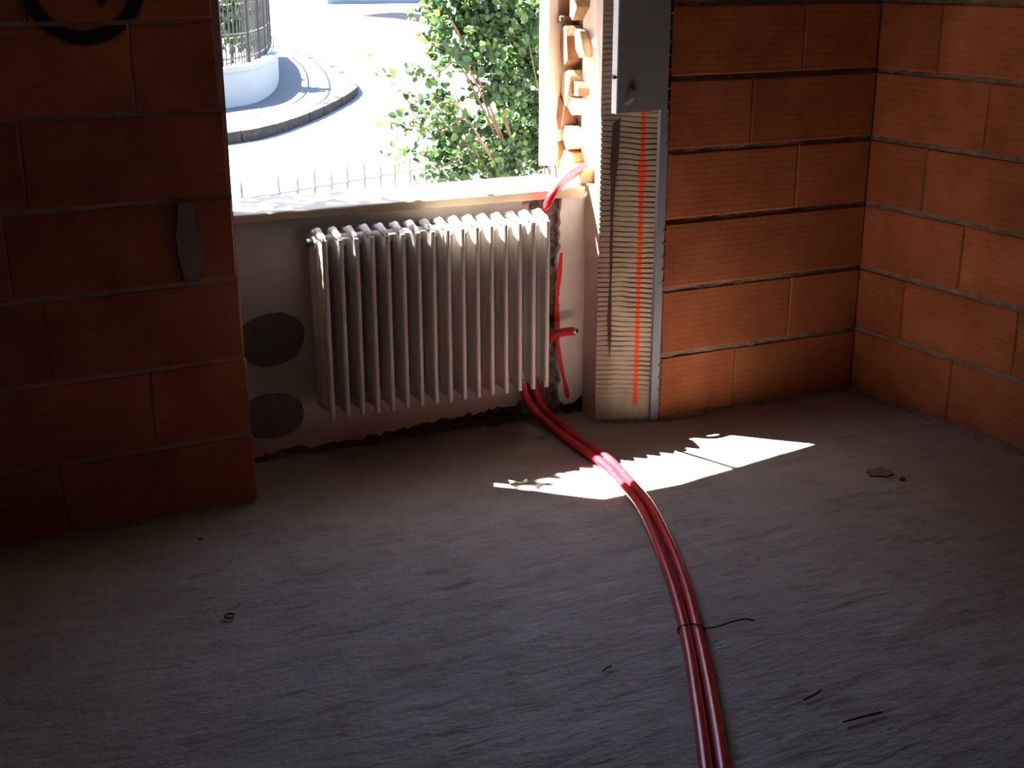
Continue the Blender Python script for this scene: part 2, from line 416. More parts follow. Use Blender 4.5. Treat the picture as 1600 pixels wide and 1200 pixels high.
ragged([(-1.195, .05, 1), (-1.200, .30, 1), (-1.206, .55, 1), (-1.190, .83, 0), (-1.085, .83, 0), (-1.085, .10, 0), (-1.098, .06, 0), (-1.13, .035, 0), (-1.17, .03, 0)], .235, .287, 'plaster_coat', M_WHITE, wo, j=.008, seed=8)
# the chase between them: broken masonry
def rough_panel(x0, x1, z0, z1, y, amp, name, mt, parent, sc=40, n=(14, 90)):
    vs = []; fs = []; nx, nz = n
    for k in range(nz+1):
        for i in range(nx+1):
            x = x0+(x1-x0)*i/nx; z = z0+(z1-z0)*k/nz
            vs.append((x, y+amp*mn.noise(Vector((x*sc, z*sc, 2)))+amp*.6*mn.noise(Vector((x*sc*2.3, z*sc*2.3, 7))), z))
    for k in range(nz):
        for i in range(nx):
            q = k*(nx+1)+i; fs.append((q, q+1, q+nx+2, q+nx+1))
    return MB().add(vs, fs).build(name, mt, parent)
rough_panel(-1.345, -1.175, .0, .84, .256, .018, 'chase', simple('chase_mortar', (.42, .35, .30), .97, .7, 30, 90, 1.0, .02, kind='Position', c2=(.13, .10, .085)), wo)
rough_panel(-2.55, -1.09, .0, .12, .275, .012, 'bare_masonry', M_ROUGH, wo, n=(120, 10))
# dark cement patches
def patch(cx, cz, pts, seed):
    rn = random.Random(seed); n = 40
    P = []
    for i in range(n):
        a = 2*PI*i/n; q = pts(a); P.append((cx+q[0]+rn.uniform(-.002, .002), cz+q[1]+rn.uniform(-.002, .002)))
    return MB().prism(P, 1, .2525, .258).build('cement_patch', M_CEMENT, wo)
c1 = on(424, 531, 1, .255); c2 = on(425, 651, 1, .255)
patch(c1.x, c1.z, lambda a: (.115*math.cos(a)*(1+.05*math.sin(3*a)), .098*math.sin(a)*(1+.06*math.sin(2*a+1))), 1)
patch(c2.x, c2.z, lambda a: (.112*math.cos(a), (.078 if math.sin(a) < 0 else .085)*math.copysign(abs(math.sin(a))**.8, math.sin(a))), 2)
# window sill: front edge unevenly broken
sillP = [(-2.46, .20), (-1.118, .20), (-1.118, .505), (-2.46, .505)]
ws = MB()
n = 60
top = []; 
for i in range(n+1):
    x = -2.46+(1.342)*i/n; wob = .003*mn.noise(Vector((x*7, 0, 0))); th = .024+.010*i/n+.003*mn.noise(Vector((x*5, 4, 0)))
    zt = .862+.002*i/n+.0015*mn.noise(Vector((x*11, 9, 0)))
    top += [(x, .20+wob, zt-.004), (x, .204+wob, zt), (x, .505, zt+.002), (x, .505, zt-.03), (x, .20+wob, zt-th)]
fs = []
for i in range(n):
    for k in range(5):
        a = i*5+k; b = i*5+(k+1) % 5; fs.append((a, b, b+5, a+5))
fs += [(0, 1, 2, 3, 4)[::-1], tuple(n*5+k for k in range(5))]
sill = ws.add(top, fs).build('window_1', M_SILL); tag(sill, 'window sill slab with a worn front edge', kind='structure')

# ------------------------------------------------------------------ right jamb: broken reveal, pillar with combed plaster
K = Vector((-1.117, .09, 0)); K2 = Vector((-.925, .018, 0))
tr = MB().prism([(K.x, K.y+.004), (K2.x+.005, K2.y+.006), (-.885, .028), (-.885, .30), (-1.03, .30), (-1.07, .275), (-1.10, .225)], 2, 0, .868)
tr = tr.prism([(K.x, K.y+.004), (K2.x+.005, K2.y+.006), (-.885, .028), (-.885, .34), (-1.03, .34), (-1.05, .262)], 2, .868, HW).build('trim_1', M_PLASTERD)
tag(tr, 'plastered pillar between the niche and the brick wall', kind='structure')
def combed():
    L = (K2-K).length; ang = math.atan2(K2.y-K.y, K2.x-K.x); nx = 16; pitch = .0185
    prof = [(0, 0), (.55, 0), (.72, .0042), (.80, .0042), (.97, 0)]
    rows = []
    nz = int(1.95/pitch)
    for k in range(nz):
        for (t, d) in prof: rows.append(((k+t)*pitch, d))
    vs = []; fs = []
    for (z, d) in rows:
        for i in range(nx+1):
            x = L*i/nx
            w = .012*math.sin(x*14+1.0+z*.6)*(.6+.6*mn.noise(Vector((z*2.2, 0, 1))))+.006*mn.noise(Vector((x*18, z*6, 3)))
            fade = max(0, min(1, (z-.07)/.12))*min(1, .35+1.3*abs(mn.noise(Vector((x*7, z*5, 11)))+.3))
            vs.append((x, d*fade+.001*mn.noise(Vector((x*30, z*30, 0))), z+w*.8 if 0.02 < z else z))
    for k in range(len(rows)-1):
        for i in range(nx):
            q = k*(nx+1)+i; fs.append((q, q+1, q+nx+2, q+nx+1))
    t = NT('combed_plaster'); co = t.coord('Object'); n1 = t.noise(co, 7, 4); n2 = t.noise(co, 50, 4)
    sep = t.t.nodes.new('ShaderNodeSeparateXYZ'); t.l(co, sep.inputs[0])
    c = t.mix(t.ramp(n1, [(.3, 0.), (.7, 1.)]), (.47, .39, .28), (.60, .52, .40))
    c = t.mix(t.math('MULTIPLY', t.ramp(n2, [(.55, 0.), (.75, 1.)]), .3), c, (.30, .23, .16))
    g = t.ramp(sep.outputs[1], [(.001, 0.), (.0032, 1.)])     # combed grooves coloured darker
    c = t.mix(t.math('MULTIPLY', g, .8), c, (.10, .075, .055))
    c = t.mix(t.ramp(t.math('ADD', sep.outputs[0], t.math('MULTIPLY', n1, .03)), [(.055, .55), (.085, 0.)]), c, (.28, .20, .16))  # grey-brown border strip
    # sprayed orange line
    e = t.math('ADD', t.math('ABSOLUTE', t.math('SUBTRACT', sep.outputs[0], .148)), t.math('MULTIPLY', t.math('SUBTRACT', t.noise(co, 5, 2), .5), .008))
    zz = t.math('SUBTRACT', sep.outputs[2], 0)
    blob = t.ramp(t.math('ABSOLUTE', t.math('SUBTRACT', zz, .935)), [(.01, .007), (.05, 0.)])
    m = t.ramp(t.math('SUBTRACT', e, blob), [(.006, 1.), (.012, 0.)])
    up_ = t.ramp(zz, [(1.11, 1.), (1.13, 0.)]); lo = t.ramp(zz, [(.055, 0.), (.075, 1.)])
    m = t.math('MULTIPLY', t.math('MULTIPLY', m, up_), lo)
    c = t.mix(m, c, (1.0, .12, .03))
    t.done(c, .92, t.bump(n2, .35, .003))
    # ramp inputs above 1 are clamped: remap heights
    o = MB().add(vs, fs).build('combed_plaster', t.m, tr)
    o.location = K; o.rotation_euler = (0, 0, ang)
    return o
cp = combed()
# brown tapering crack where the old render has come away
angp = math.atan2(K2.y-K.y, K2.x-K.x)
ck = MB().prism([(.040, 1.10), (.034, .95), (.038, .86), (.040, .7), (.042, .55), (.036, .40), (.040, .33), (.047, .25), (.052, .33), (.050, .45), (.047, .52), (.050, .60), (.048, .75), (.053, .88), (.062, .98), (.066, 1.12)], 1, -.004, .003).build('crack', M_BROWN, tr)
ck.location = K; ck.rotation_euler = (0, 0, angp)
# sunlit inner reveal, outer white strip and the broken cavity between them
MB().prism([(-1.049, .246), (-1.066, .33), (-1.02, .335), (-1.02, .25)], 2, .866, 2.2).build('reveal_plaster', M_WHITE, tr)
st = MB().prism([(.435, .935), (.445, .915), (.46, .908), (.50, .905), (.50, 2.2), (.425, 2.2), (.425, .97)], 0, -1.155, -1.02).build('outer_plaster_strip', M_WHITE, tr)
def frag(name, y, z, h, w, d, mt, tilt=0, seed=0, x=-1.075):
    rn = random.Random(seed); vs = []
    n = 7
    P = []
    for i in range(n):
        a = 2*PI*i/n+rn.uniform(-.25, .25); P.append((math.copysign(abs(math.cos(a))**.6, math.cos(a))*w/2*rn.uniform(.8, 1.1), math.copysign(abs(math.sin(a))**.6, math.sin(a))*h/2*rn.uniform(.88, 1.08)))
    m = MB().prism(P, 0, -d/2, d/2)
    m.v = [(a+rn.uniform(-.006, .006), b, c) for a, b, c in m.v]
    o = m.build(name, mt, tr); o.location = (x, y+.028, z); o.rotation_euler = (tilt, 0, rn.uniform(-.3, .3)); return o
MB().box((-1.055, .31, .86), (-1.02, .46, 2.2)).build('cavity_back', M_ROUGH, tr)
frag('brick_fragment', .385, 1.66, .42, .055, .07, M_CLAY, 0, 1)
frag('brick_fragment', .355, 1.345, .15, .085, .075, M_CLAY, .03, 2)
frag('brick_fragment', .275, 1.36, .11, .04, .05, M_TAN, -.35, 3)
frag('brick_fragment', .345, 1.20, .13, .10, .075, M_TAN, 0, 4)
frag('brick_fragment', .385, 1.10, .12, .05, .08, M_CLAY, 0, 5)
frag('brick_fragment', .29, 1.20, .05, .07, .06, M_CLAY, .3, 6)
frag('mortar_lump', .295, 1.14, .06, .08, .07, M_WHITE, .1, 7)
frag('mortar_lump', .33, 1.02, .09, .09, .07, M_PLASTERD, .2, 8)
frag('brick_fragment', .33, .925, .10, .10, .08, simple('orange_shard', (.62, .22, .08), .9, .35, 20, kind='Position'), .2, 9)
frag('brick_fragment', .25, .90, .07, .10, .09, M_TAN, .1, 10)
frag('mortar_lump', .40, .95, .10, .05, .07, M_TAN, .1, 11)
frag('brick_fragment', .30, 1.52, .16, .07, .06, M_TAN, .1, 12)
frag('brick_fragment', .30, 1.80, .26, .08, .06, M_CLAY, -.1, 13)
frag('mortar_lump', .39, 1.44, .03, .09, .08, M_ROUGH, 0, 14)

# red spray on the broken edge of the white plaster, and a short one by the sill
def ribbon(pts, ws_, mt, parent, name='spray_paint'):
    vs = []; n = len(pts)
    for (x, y, z), w in zip(pts, ws_): vs += [(x-w/2, y, z), (x+w/2, y, z)]
    return MB().add(vs, [(2*i, 2*i+1, 2*i+3, 2*i+2) for i in range(n-1)]).build(name, mt, parent)
pts = [(877, 395), (874, 430), (870, 470), (871, 510), (873, 550), (878, 580), (884, 605), (887, 622)]
rp = [on(x, y, 1, .2335) for x, y in pts]
sp = spline([(q.x, .2335, q.z) for q in rp], 5)
ribbon([tuple(q) for q in sp], [.012+.008*abs(math.sin(i*.35))*(1 if i > 3 else .5) for i in range(len(sp))], M_REDSPRAY, wo)

# ------------------------------------------------------------------ radiator
rad = tag(empty('radiator', (-1.735, .23, .165)), 'old white finned steel radiator hanging under the window sill', 'radiator')
ox, oy, oz = rad.location
def fin_mesh():
    y0, y1, z0, z1 = .062, .222, .175, .803
    def rr(y0, y1, z0, z1, rt_, rb):
        P = []
        for (cy, cz, a0, r) in ((y0+rb, z0+rb, PI, rb), (y1-rb, z0+rb, 1.5*PI, rb), (y1-rt_, z1-rt_, 0, rt_), (y0+rt_, z1-rt_, .5*PI, rt_)):
            for k in range(5):
                a = a0+k*PI/8; P.append((cy+r*math.cos(a)-oy, cz+r*math.sin(a)-oz))
        return P
    plate = MB().prism(rr(y0+.004, y1, z0+.012, z1-.003, .034, .02), 0, -.0055, .0055).mesh('fin')
    fl = []
    for (nm, a, b, zt) in (('front_flange', y0, y0+.014, z1-.022), ('back_flange', y1-.014, y1+.002, z1-.02)):
        fl.append((nm, MB().prism([(-.008, a+.004-oy), (-.004, a-oy), (.004, a-oy), (.008, a+.004-oy), (.008, b-oy), (-.008, b-oy)], 2, z0-oz, zt-oz).mesh(nm)))
    # raised water channel down the middle of the fin, crest on top
    fl.append(('water_channel', MB().prism([(-.0125, .125-oy), (-.0125, .165-oy), (-.006, .18-oy), (.006, .18-oy), (.0125, .165-oy), (.0125, .125-oy), (.006, .11-oy), (-.006, .11-oy)], 2, z0+.03-oz, z1-.03-oz).mesh('water_channel')))
    fl.append(('crest', MB().tube([(0, y0+.024-oy, z1-.026-oz), (0, y0+.045-oy, z1-.014-oz), (0, .142-oy, z1-.004-oz), (0, y1-.045-oy, z1-.014-oz)], [.008, .012, .014, .011], 8).mesh('crest', True)))
    return plate, fl
fm, subs = fin_mesh()
for i in range(16):
    o = link('fin', fm, M_RAD, rad); o.location = (-2.137+i*.0535-ox, 0, random.uniform(-.0008, .0008))
    for nm, me in subs: link(nm, me, M_RAD, o)
for z in (.765, .215):
    MB().tube([(-2.155-ox, .142-oy, z-oz), (-1.322-ox, .142-oy, z-oz)], .021, 14).build('header_pipe', M_RAD, rad, True)
for x in (-2.0, -1.45):
    for z in (.70, .24): MB().box((x-.012-ox, .20-oy, z-oz), (x+.012-ox, .254-oy, z+.03-oz)).build('wall_bracket', M_RAD, rad)
MB().tube([(-2.175-ox, .142-oy, .765-oz), (-2.145-ox, .142-oy, .765-oz)], .014, 8).build('end_plug', M_IRON, rad, True)
MB().tube([(-1.325-ox, .142-oy, .765-oz), (-1.305-ox, .142-oy, .765-oz)], .014, 8).build('end_plug', M_STEEL, rad, True)

# ------------------------------------------------------------------ grey board and lath beside the pillar
bd = tag(empty('grey_board', (-1.02, .02, 1.145)), 'blue-grey flat board fixed upright beside the window, over combed plaster', 'board')
xb0, xb1 = -1.105, -.908
MB().prism([(xb0+.85-.85+1.02, -.002), (xb1+1.02, .004), (xb1+1.02, .9), (xb0+1.02, .9)], 1, -.022, .012).build('panel', M_BOARD, bd)
for za, zb_ in ((-.004, .115), (.122, .9)): MB().box((xb0-.006+1.02, -.021, za), (xb0+1.02, .013, zb_)).build('lit_edge_strip', M_EDGE_LIT, bd)
MB().box((xb0-.012+1.02, -.012, .112), (xb0-.002+1.02, .011, .124)).build('edge_clip', M_IRON, bd)
# dented spot low on the board
dp = on(985, 148, 1, 0); dn = []
rn = random.Random(4)
def dent():
    m = MB(); base = [(-.028, -.028), (-.01, -.034), (.004, -.026), (.022, -.002), (.024, .012), (.010, .022), (-.008, .026), (-.02, .012)]
    vs = [(dp.x+1.02+x, -.0222, dp.z-1.145+z) for x, z in base]+[(dp.x+1.02+x*.45+.006, -.0222-.014, dp.z-1.145+z*.5+.004) for x, z in base]
    n = len(base)
    return m.add(vs, [(i, (i+1) % n, n+(i+1) % n, n+i) for i in range(n)]+[tuple(range(n, 2*n))]).build('dent', M_BOARD, bd)
dent()
lt = MB().box((-.0165, -.008, 0), (.0165, .012, 1.144)).build('wooden_lath', M_LATH)
lt.location = (-.914, .012, .004); tag(lt, 'narrow blue-grey lath standing on the floor between combed plaster and bricks', 'lath')

# ------------------------------------------------------------------ red conduits
RH = .0155
def floorp(px, py, z=RH+.001): q = on(px, py, 2, z); return (q.x, q.y, z)
Lc = [(1112, 1290), (1103, 1200), (1088, 1090), (1070, 985), (1042, 890), (1004, 800), (972, 757), (935, 719), (892, 690), (862, 666)]
Rc = [(1142, 1290), (1130, 1200), (1112, 1090), (1090, 985), (1063, 890), (1022, 800), (988, 757), (952, 719), (906, 687), (876, 663)]
A = [floorp(*q) for q in Lc]; B = [floorp(*q) for q in Rc]
def extend(P):
    a, b = Vector(P[0]), Vector(P[1]); d = (a-b).normalized()
    return [tuple(a+d*1.2+Vector((.12, 0, 0))), tuple(a+d*.6+Vector((.04, 0, 0)))]+P
A = extend(A); B = extend(B)
pipeA = A+[(-1.325, .185, .045), (-1.352, .222, .12), (-1.352, .232, .25), (-1.33, .235, .45), (-1.315, .236, .62), (-1.295, .215, .77)] 
e1 = [on(852, 326, 1, .183), on(865, 301, 1, .172), on(883, 281, 1, .205), on(900, 268, 1, .240), on(914, 260, 1, .262)]
pipeA += [tuple(q) for q in e1]
pipeB = B+[(-1.285, .19, .045), (-1.303, .228, .12), (-1.305, .238, .24), (-1.30, .236, .36)]
e2 = [on(858, 527, 1, .215), on(872, 521, 1, .19), on(886, 518, 1, .17), on(897, 517.5, 1, .155)]
pipeB += [(-1.296, .232, .385)]+[tuple(q) for q in e2]
def conduit(name, path, label, tip):
    sp_ = spline(path, 7)
    o = MB().tube(sp_, RH, 14, caps=False).build(name, M_RED, None, True)
    tag(o, label, 'pipe', 'red conduits across the floor')
    a, b = sp_[-2], sp_[-1]; d = (b-a).normalized()
    MB().tube([b-d*.010, b-d*.001], RH*.93, 12).build('pipe_mouth', M_DARK, o, True)
    MB().tube([b-d*.010, b+d*tip], .009, 12).build('inner_pipe', M_STEEL, o, True)
    MB().tube([b+d*(tip-.002), b+d*(tip+.006)], [.0092, .006], 10).build('pipe_plug', M_DARK, o)
    return o
conduit('red_conduit', pipeA, 'red plastic conduit across the floor, its tip rising above the sill by the broken jamb', .020)
conduit('red_conduit', pipeB, 'red plastic conduit across the floor, its short end poking out halfway up beside the radiator', .009)
# dark binding wire round both conduits
q = Vector(floorp(1080, 985)); dirx = (Vector(floorp(1090, 985))-Vector(floorp(1070, 985))).normalized()
loop = [q+dirx*(math.cos(a)*(.0345))+Vector((0, 0, math.sin(a)*.0185)) for a in [i*2*PI/20 for i in range(21)]]
tail = [q+dirx*.0345+Vector((0, 0, .006))]+[Vector(floorp(px, py, .010+.012*k)) for px, py, k in ((1120, 979, .3), (1145, 971, .8), (1165, 967, 1.1), (1178, 970, .9))]
w = MB().tube(loop, .0022, 6, False).build('binding_wire', M_WIRE); tag(w, 'thin black binding wire around the two red conduits, tail sticking out sideways', 'wire')
MB().tube(spline(tail, 5), .0022, 6).build('wire_tail', M_WIRE, w)

# ------------------------------------------------------------------ small litter on the floor
def twig(name, p, label, cat, mt, r=.003):
    P = [floorp(a, b, r+.004) for a, b in p]; c = Vector(P[0])
    o = MB().tube(spline([Vector(x)-c for x in P], 4), r, 6).build(name, mt); o.location = c
    return tag(o, label, cat)
twig('wire_scrap', [(1256, 1093), (1265, 1089), (1273, 1085), (1282, 1079)], 'short black wire scrap on bare floor, right of the conduits', 'wire', M_WIRE, .0025)
twig('wire_scrap', [(943, 1048), (948, 1043), (955, 1041)], 'tiny black wire scrap on the floor, left of the conduits', 'wire', M_WIRE, .0022)
twig('wood_splinter', [(1318, 1128), (1340, 1122), (1362, 1116), (1378, 1112)], 'thin dark splinter lying on the floor nearest the bottom right', 'splinter', M_BROWN, .0025)
c = Vector(floorp(359, 962, .006))
rg = [Vector((.0125*math.cos(a), .0125*math.sin(a), 0)) for a in [i*2*PI/16*.85 for i in range(17)]]
rgo = MB().tube(rg, .003, 6).build('red_ring', simple('dark_red_plastic', (.22, .012, .03), .5)); rgo.location = c; tag(rgo, 'small dark red open ring on the floor left of the middle', 'ring')
def crumb(px, py, s, label, seed):
    rn = random.Random(seed); bm = bmesh.new(); bmesh.ops.create_icosphere(bm, subdivisions=1, radius=s)
    for v in bm.verts: v.co = Vector((v.co.x*1.3, v.co.y, v.co.z*.6))*rn.uniform(.8, 1.15)
    me = bpy.data.meshes.new('mortar_crumb'); bm.to_mesh(me); bm.free()
    o = link('mortar_crumb', me, M_BROWN); o.location = floorp(px, py, s*.5); tag(o, label, 'crumb')
crumb(313, 842, .006, 'small dark mortar crumb on the floor in front of the left pier', 1)
crumb(1410, 749, .010, 'brown mortar crumb on the floor beyond the sun patch', 2)
# dried stain on the screed, a thin skin of spilt mortar
def skin(px, py, a, b, seed):
    rn = random.Random(seed); q = Vector(floorp(px, py, 0)); n = 22
    P = [(q.x+a*math.cos(2*PI*i/n)*rn.uniform(.75, 1.15), q.y+b*math.sin(2*PI*i/n)*rn.uniform(.75, 1.15)) for i in range(n)]
    return P
fl = bpy.data.objects['floor']
MB().prism(skin(1375, 738, .045, .04, 4), 2, -.004, .0022).build('mortar_stain', simple('mortar_stain', (.20, .15, .115), .9, .3, 30, kind='Position'), fl)
# fillets along the wall feet: mortar droppings, and a darker one in the niche
def fillet(p0, p1, nrm, name, r=.022, seed=1, mt=M_MORTAR):
    p0, p1, nrm = Vector(p0), Vector(p1), Vector(nrm); n = 60; vs = []
    for i in range(n+1):
        p = p0.lerp(p1, i/n); a = r*(.55+.9*abs(mn.noise(Vector((i*.22, seed, 0))))); h = r*(.35+.8*abs(mn.noise(Vector((i*.31, seed, 5)))))
        vs += [p-nrm*.004+Vector((0, 0, h)), p+nrm*a*.45+Vector((0, 0, h*.5)), p+nrm*a+Vector((0, 0, -.006))]
    fs = []
    for i in range(n):
        for k in range(2): fs.append((i*3+k, i*3+k+1, i*3+k+4, i*3+k+3))
    o = MB().add(vs, fs).build(name, mt, fl); return o
fillet((-.893, 0, 0), (0, 0, 0), (0, -1, 0), 'mortar_droppings', .03, 2)
fillet((0, 0, 0), (.0921*1.9, -1.9, 0), (-1, 0, 0), 'mortar_droppings', .034, 3)
fillet((-5, yL(-5), 0), (-2.46, yL(-2.46), 0), (0, -1, 0), 'mortar_droppings', .026, 4)
fillet((-2.4, .27, 0), (-1.1, .25, 0), (0, -1, 0), 'mortar_droppings', .04, 5, M_ROUGH)  # the darker fillet in the niche
fillet((K.x, K.y, 0), (K2.x, K2.y, 0), (-.3, -1, 0), 'mortar_droppings', .022, 6)

# ------------------------------------------------------------------ outside
G = -1.0
gr = MB().box((-60, .5, G-.3), (160, 260, G)).build('ground', M_ASPHALT); tag(gr, 'bleached asphalt road in full sun', kind='structure')
def gp(px, py, z): q = on(px, py, 2, z); return Vector((q.x, q.y, z))
# raised pavement with a curved kerb
ZP = G+.17
edge = spline([gp(x, y, ZP) for x, y in ((300, 213), (340, 210), (372, 206), (412, 199), (452, 187), (492, 172), (528, 155), (550, 142), (557, 132), (545, 118), (515, 100), (470, 82), (440, 70))], 6)
innr = [Vector((-4, 40, ZP)), Vector((-6, 18, ZP))]
pv = MB().prism([(q.x, q.y) for q in edge]+[(q.x, q.y) for q in innr], 2, G-.05, ZP-.004).build('pavement', M_PAVE)
tag(pv, 'raised pale pavement rounding the street corner', kind='structure')
# kerb stones along the edge
tot = 0; seg = []; acc = [0]
for a, b in zip(edge, edge[1:]): acc.append(acc[-1]+(b-a).length)
def at_len(s):
    for i in range(len(acc)-1):
        if acc[i+1] >= s: return edge[i].lerp(edge[i+1], (s-acc[i])/(acc[i+1]-acc[i]))
    return edge[-1]
s = 0
while s+1.0 < acc[-1]:
    L_ = random.uniform(.8, 1.0); pp = [at_len(s+L_*k/3*.985) for k in range(4)]; out = []; inn = []
    for k, q in enumerate(pp):
        t = (pp[min(k+1, 3)]-pp[max(k-1, 0)]).normalized(); nn = Vector((t.y, -t.x, 0)); j = random.uniform(-.01, .01)
        out.append((q.x+nn.x*(.02+j), q.y+nn.y*(.02+j))); inn.append((q.x-nn.x*.13, q.y-nn.y*.13))
    MB().prism(out+inn[::-1], 2, G-.05, ZP+random.uniform(-.004, .012)).build('kerb_stone', M_KERB, pv)
    s += L_
# curved parapet wall with coping, planting and an iron fence
wbase = spline([gp(x, y, ZP) for x, y in ((290, 178), (330, 172), (367, 167), (397, 161), (418, 151), (431, 138), (436, 122), (433, 104), (420, 88))], 6)
HWALL = .62
def wall_strip(path, h0, h1, out_, in_, name, mt, parent=None):
    vs = []
    for k, q in enumerate(path):
        t = (path[min(k+1, len(path)-1)]-path[max(k-1, 0)]).normalized(); nn = Vector((t.y, -t.x, 0))
        o_, i_ = q+nn*out_, q-nn*in_
        vs += [(o_.x, o_.y, h0), (o_.x, o_.y, h1), (i_.x, i_.y, h1), (i_.x, i_.y, h0)]
    n = len(path); fs = [(0, 1, 2, 3), tuple((n-1)*4+k for k in (3, 2, 1, 0))]
    for i in range(n-1):
        for k in range(4): a, b = i*4+k, i*4+(k+1) % 4; fs.append((a, b, b+4, a+4))
    return MB().add(vs, fs).build(name, mt, parent, False)
pw = wall_strip(wbase, ZP-.05, ZP+HWALL, 0, .30, 'parapet_wall', M_PARAPET); tag(pw, 'curved white painted garden wall on the street corner', 'wall')
wall_strip(wbase, ZP+HWALL, ZP+HWALL+.09, .05, .36, 'coping', M_PARAPET, pw)
MB().prism([((q+Vector((-.25, .12, 0))).x, (q+Vector((-.25, .12, 0))).y) for q in wbase]+[(-3, 34), (-4, 20)], 2, ZP-.04, ZP+.5).build('soil', M_SOIL, pw)
zc = ZP+HWALL+.09
fnc = tag(empty('iron_fence', wbase[20]+Vector((0, 0, HWALL+.09))), 'black wrought iron fence with scrollwork on the curved white wall', 'fence')
fo = fnc.location
pth = []
for k, q in enumerate(wbase):
    t = (wbase[min(k+1, len(wbase)-1)]-wbase[max(k-1, 0)]).normalized(); nn = Vector((t.y, -t.x, 0)); pth.append(Vector((q.x-nn.x*.16, q.y-nn.y*.16, zc)))
acc2 = [0]
for a, b in zip(pth, pth[1:]): acc2.append(acc2[-1]+(b-a).length)
def at2(s):
    for i in range(len(acc2)-1):
        if acc2[i+1] >= s: return pth[i].lerp(pth[i+1], (s-acc2[i])/(acc2[i+1]-acc2[i])), (pth[i+1]-pth[i]).normalized()
    return pth[-1], (pth[-1]-pth[-2]).normalized()
for z in (.12, .55, 1.25):
    MB().tube([q+Vector((0, 0, z))-fo for q in pth], .018, 6).build('rail', M_IRON, fnc)
pk = MB().tube([(0, 0, 0), (0, 0, 1.38), (0, 0, 1.5)], [.012, .012, .002], 6).mesh('picket')
post = MB().tube([(0, 0, 0), (0, 0, 1.45), (0, 0, 1.451), (0, 0, 1.5)], [.04, .04, .055, .05], 4).mesh('post')
scr = [MB().tube([(sgn*(.02+.075*math.sin(a/1.6)*(1-.08*a)), 0, zc_+h_*math.cos(a)*(1-.12*a)) for a in [i*.35 for i in range(18)]], .009, 5).mesh('scroll') for sgn in (1, -1) for zc_, h_ in ((.33, .16), (.88, .2))]
s = .1; i = 0
while s < acc2[-1]:
    q, t = at2(s); o = link('post' if i % 8 == 0 else 'picket', post if i % 8 == 0 else pk, M_IRON, fnc); o.location = q-fo
    if i % 2 == 0:
        for sm in scr:
            o = link('scroll', sm, M_IRON, fnc); o.location = at2(s+.07)[0]-fo; o.rotation_euler = (0, 0, math.atan2(t.y, t.x))
    s += .14; i += 1
# low fence nearer the house, beyond the sill
f0 = on(381, 305, 2, -.0); 
fp0 = on(436, 302, 2, .05); fp1 = on(518, 288, 2, .05); fd = (fp1-fp0); fd.z = 0; flen = fd.length; fd.normalize()
nf = tag(empty('garden_fence', (fp0.x, fp0.y, G), math.atan2(fd.y, fd.x)), 'low dark iron picket fence just beyond the sill', 'fence')
sp_ = flen/3
M_GLAREIRON = simple('glare_iron', (.13, .13, .14), .6, .2)  # iron greyed in its colour for the glare washing over the pickets
pkm = MB().tube([(0, 0, 0), (0, 0, 1.20), (0, 0, 1.26)], [.010, .010, .003], 6).mesh('picket')
for i in range(-6, 16):
    if i == -1: continue
    o = link('picket', pkm, M_GLAREIRON, nf); o.location = (i*sp_+random.uniform(-.01, .01), 0, random.uniform(-.03, .02)-.07)
for z in (1.05, .25):
    MB().tube([(-6.3*sp_, 0, z), (16*sp_, 0, z)], .011, 6).build('rail', M_GLAREIRON, nf)
# ---------- shrubs
def leaf_mesh(l, w, fold=.25):
    return [(0, 0, 0), (w/2, l*.35, fold*w/2), (w*.42, l*.7, fold*w*.42), (0, l, 0), (-w*.42, l*.7, fold*w*.42), (-w/2, l*.35, fold*w/2), (0, l*.5, 0)], [(0, 1, 6), (1, 2, 6), (2, 3, 6), (3, 4, 6), (4, 5, 6), (5, 0, 6)]
LV, LF = leaf_mesh(.052, .036)
leafm = []
for k in range(3):
    leafm.append(MB().add(LV, LF).mesh('leaf')); leafm[-1].materials.append(M_LEAF[k])
def rq(rn): return Quaternion(Vector((rn.gauss(0, 1), rn.gauss(0, 1), rn.gauss(0, 1))).normalized(), rn.uniform(0, 2*PI))
def scatter(root, pts, nobj, scale=1.0, seed=0, mixw=(5, 4, 2), lv=None):
    """the first nobj leaves as parts, the others joined"""
    rn = random.Random(seed); mbs = [MB(), MB(), MB()]
    for i, p in enumerate(pts):
        k = rn.choices((0, 1, 2), mixw)[0]; s_ = scale*rn.uniform(.6, 1.25); Q = rq(rn)
        if i < nobj:
            o = link('leaf', leafm[k], None, root); o.location = p-root.location; o.rotation_mode = 'QUATERNION'; o.rotation_quaternion = Q; o.scale = (s_,)*3
        else:
            mbs[k].add([Q @ (Vector(v)*s_)+p-root.location for v in LV], LF)
    for k, m in enumerate(mbs):
        if m.v: tag(m.build('foliage', M_LEAF[k], root), kind='stuff')
rn = random.Random(21)
bush = tag(empty('leafy_shrub', (0, 2.55, G)), 'green leafy shrub in front of the window at the broken jamb', 'shrub')
bl = bush.location
def br(path, r0_, r1_):
    sp2 = spline(path, 5); n_ = len(sp2)
    MB().tube([q-bl for q in sp2], [r0_+(r1_-r0_)*i/(n_-1) for i in range(n_)], 6).build('branch', M_BARK, bush)
    return sp2
base = Vector((.0, 2.55, G))
near = []; far = []
def bp(px, py, y): return on(px, py, 1, y)
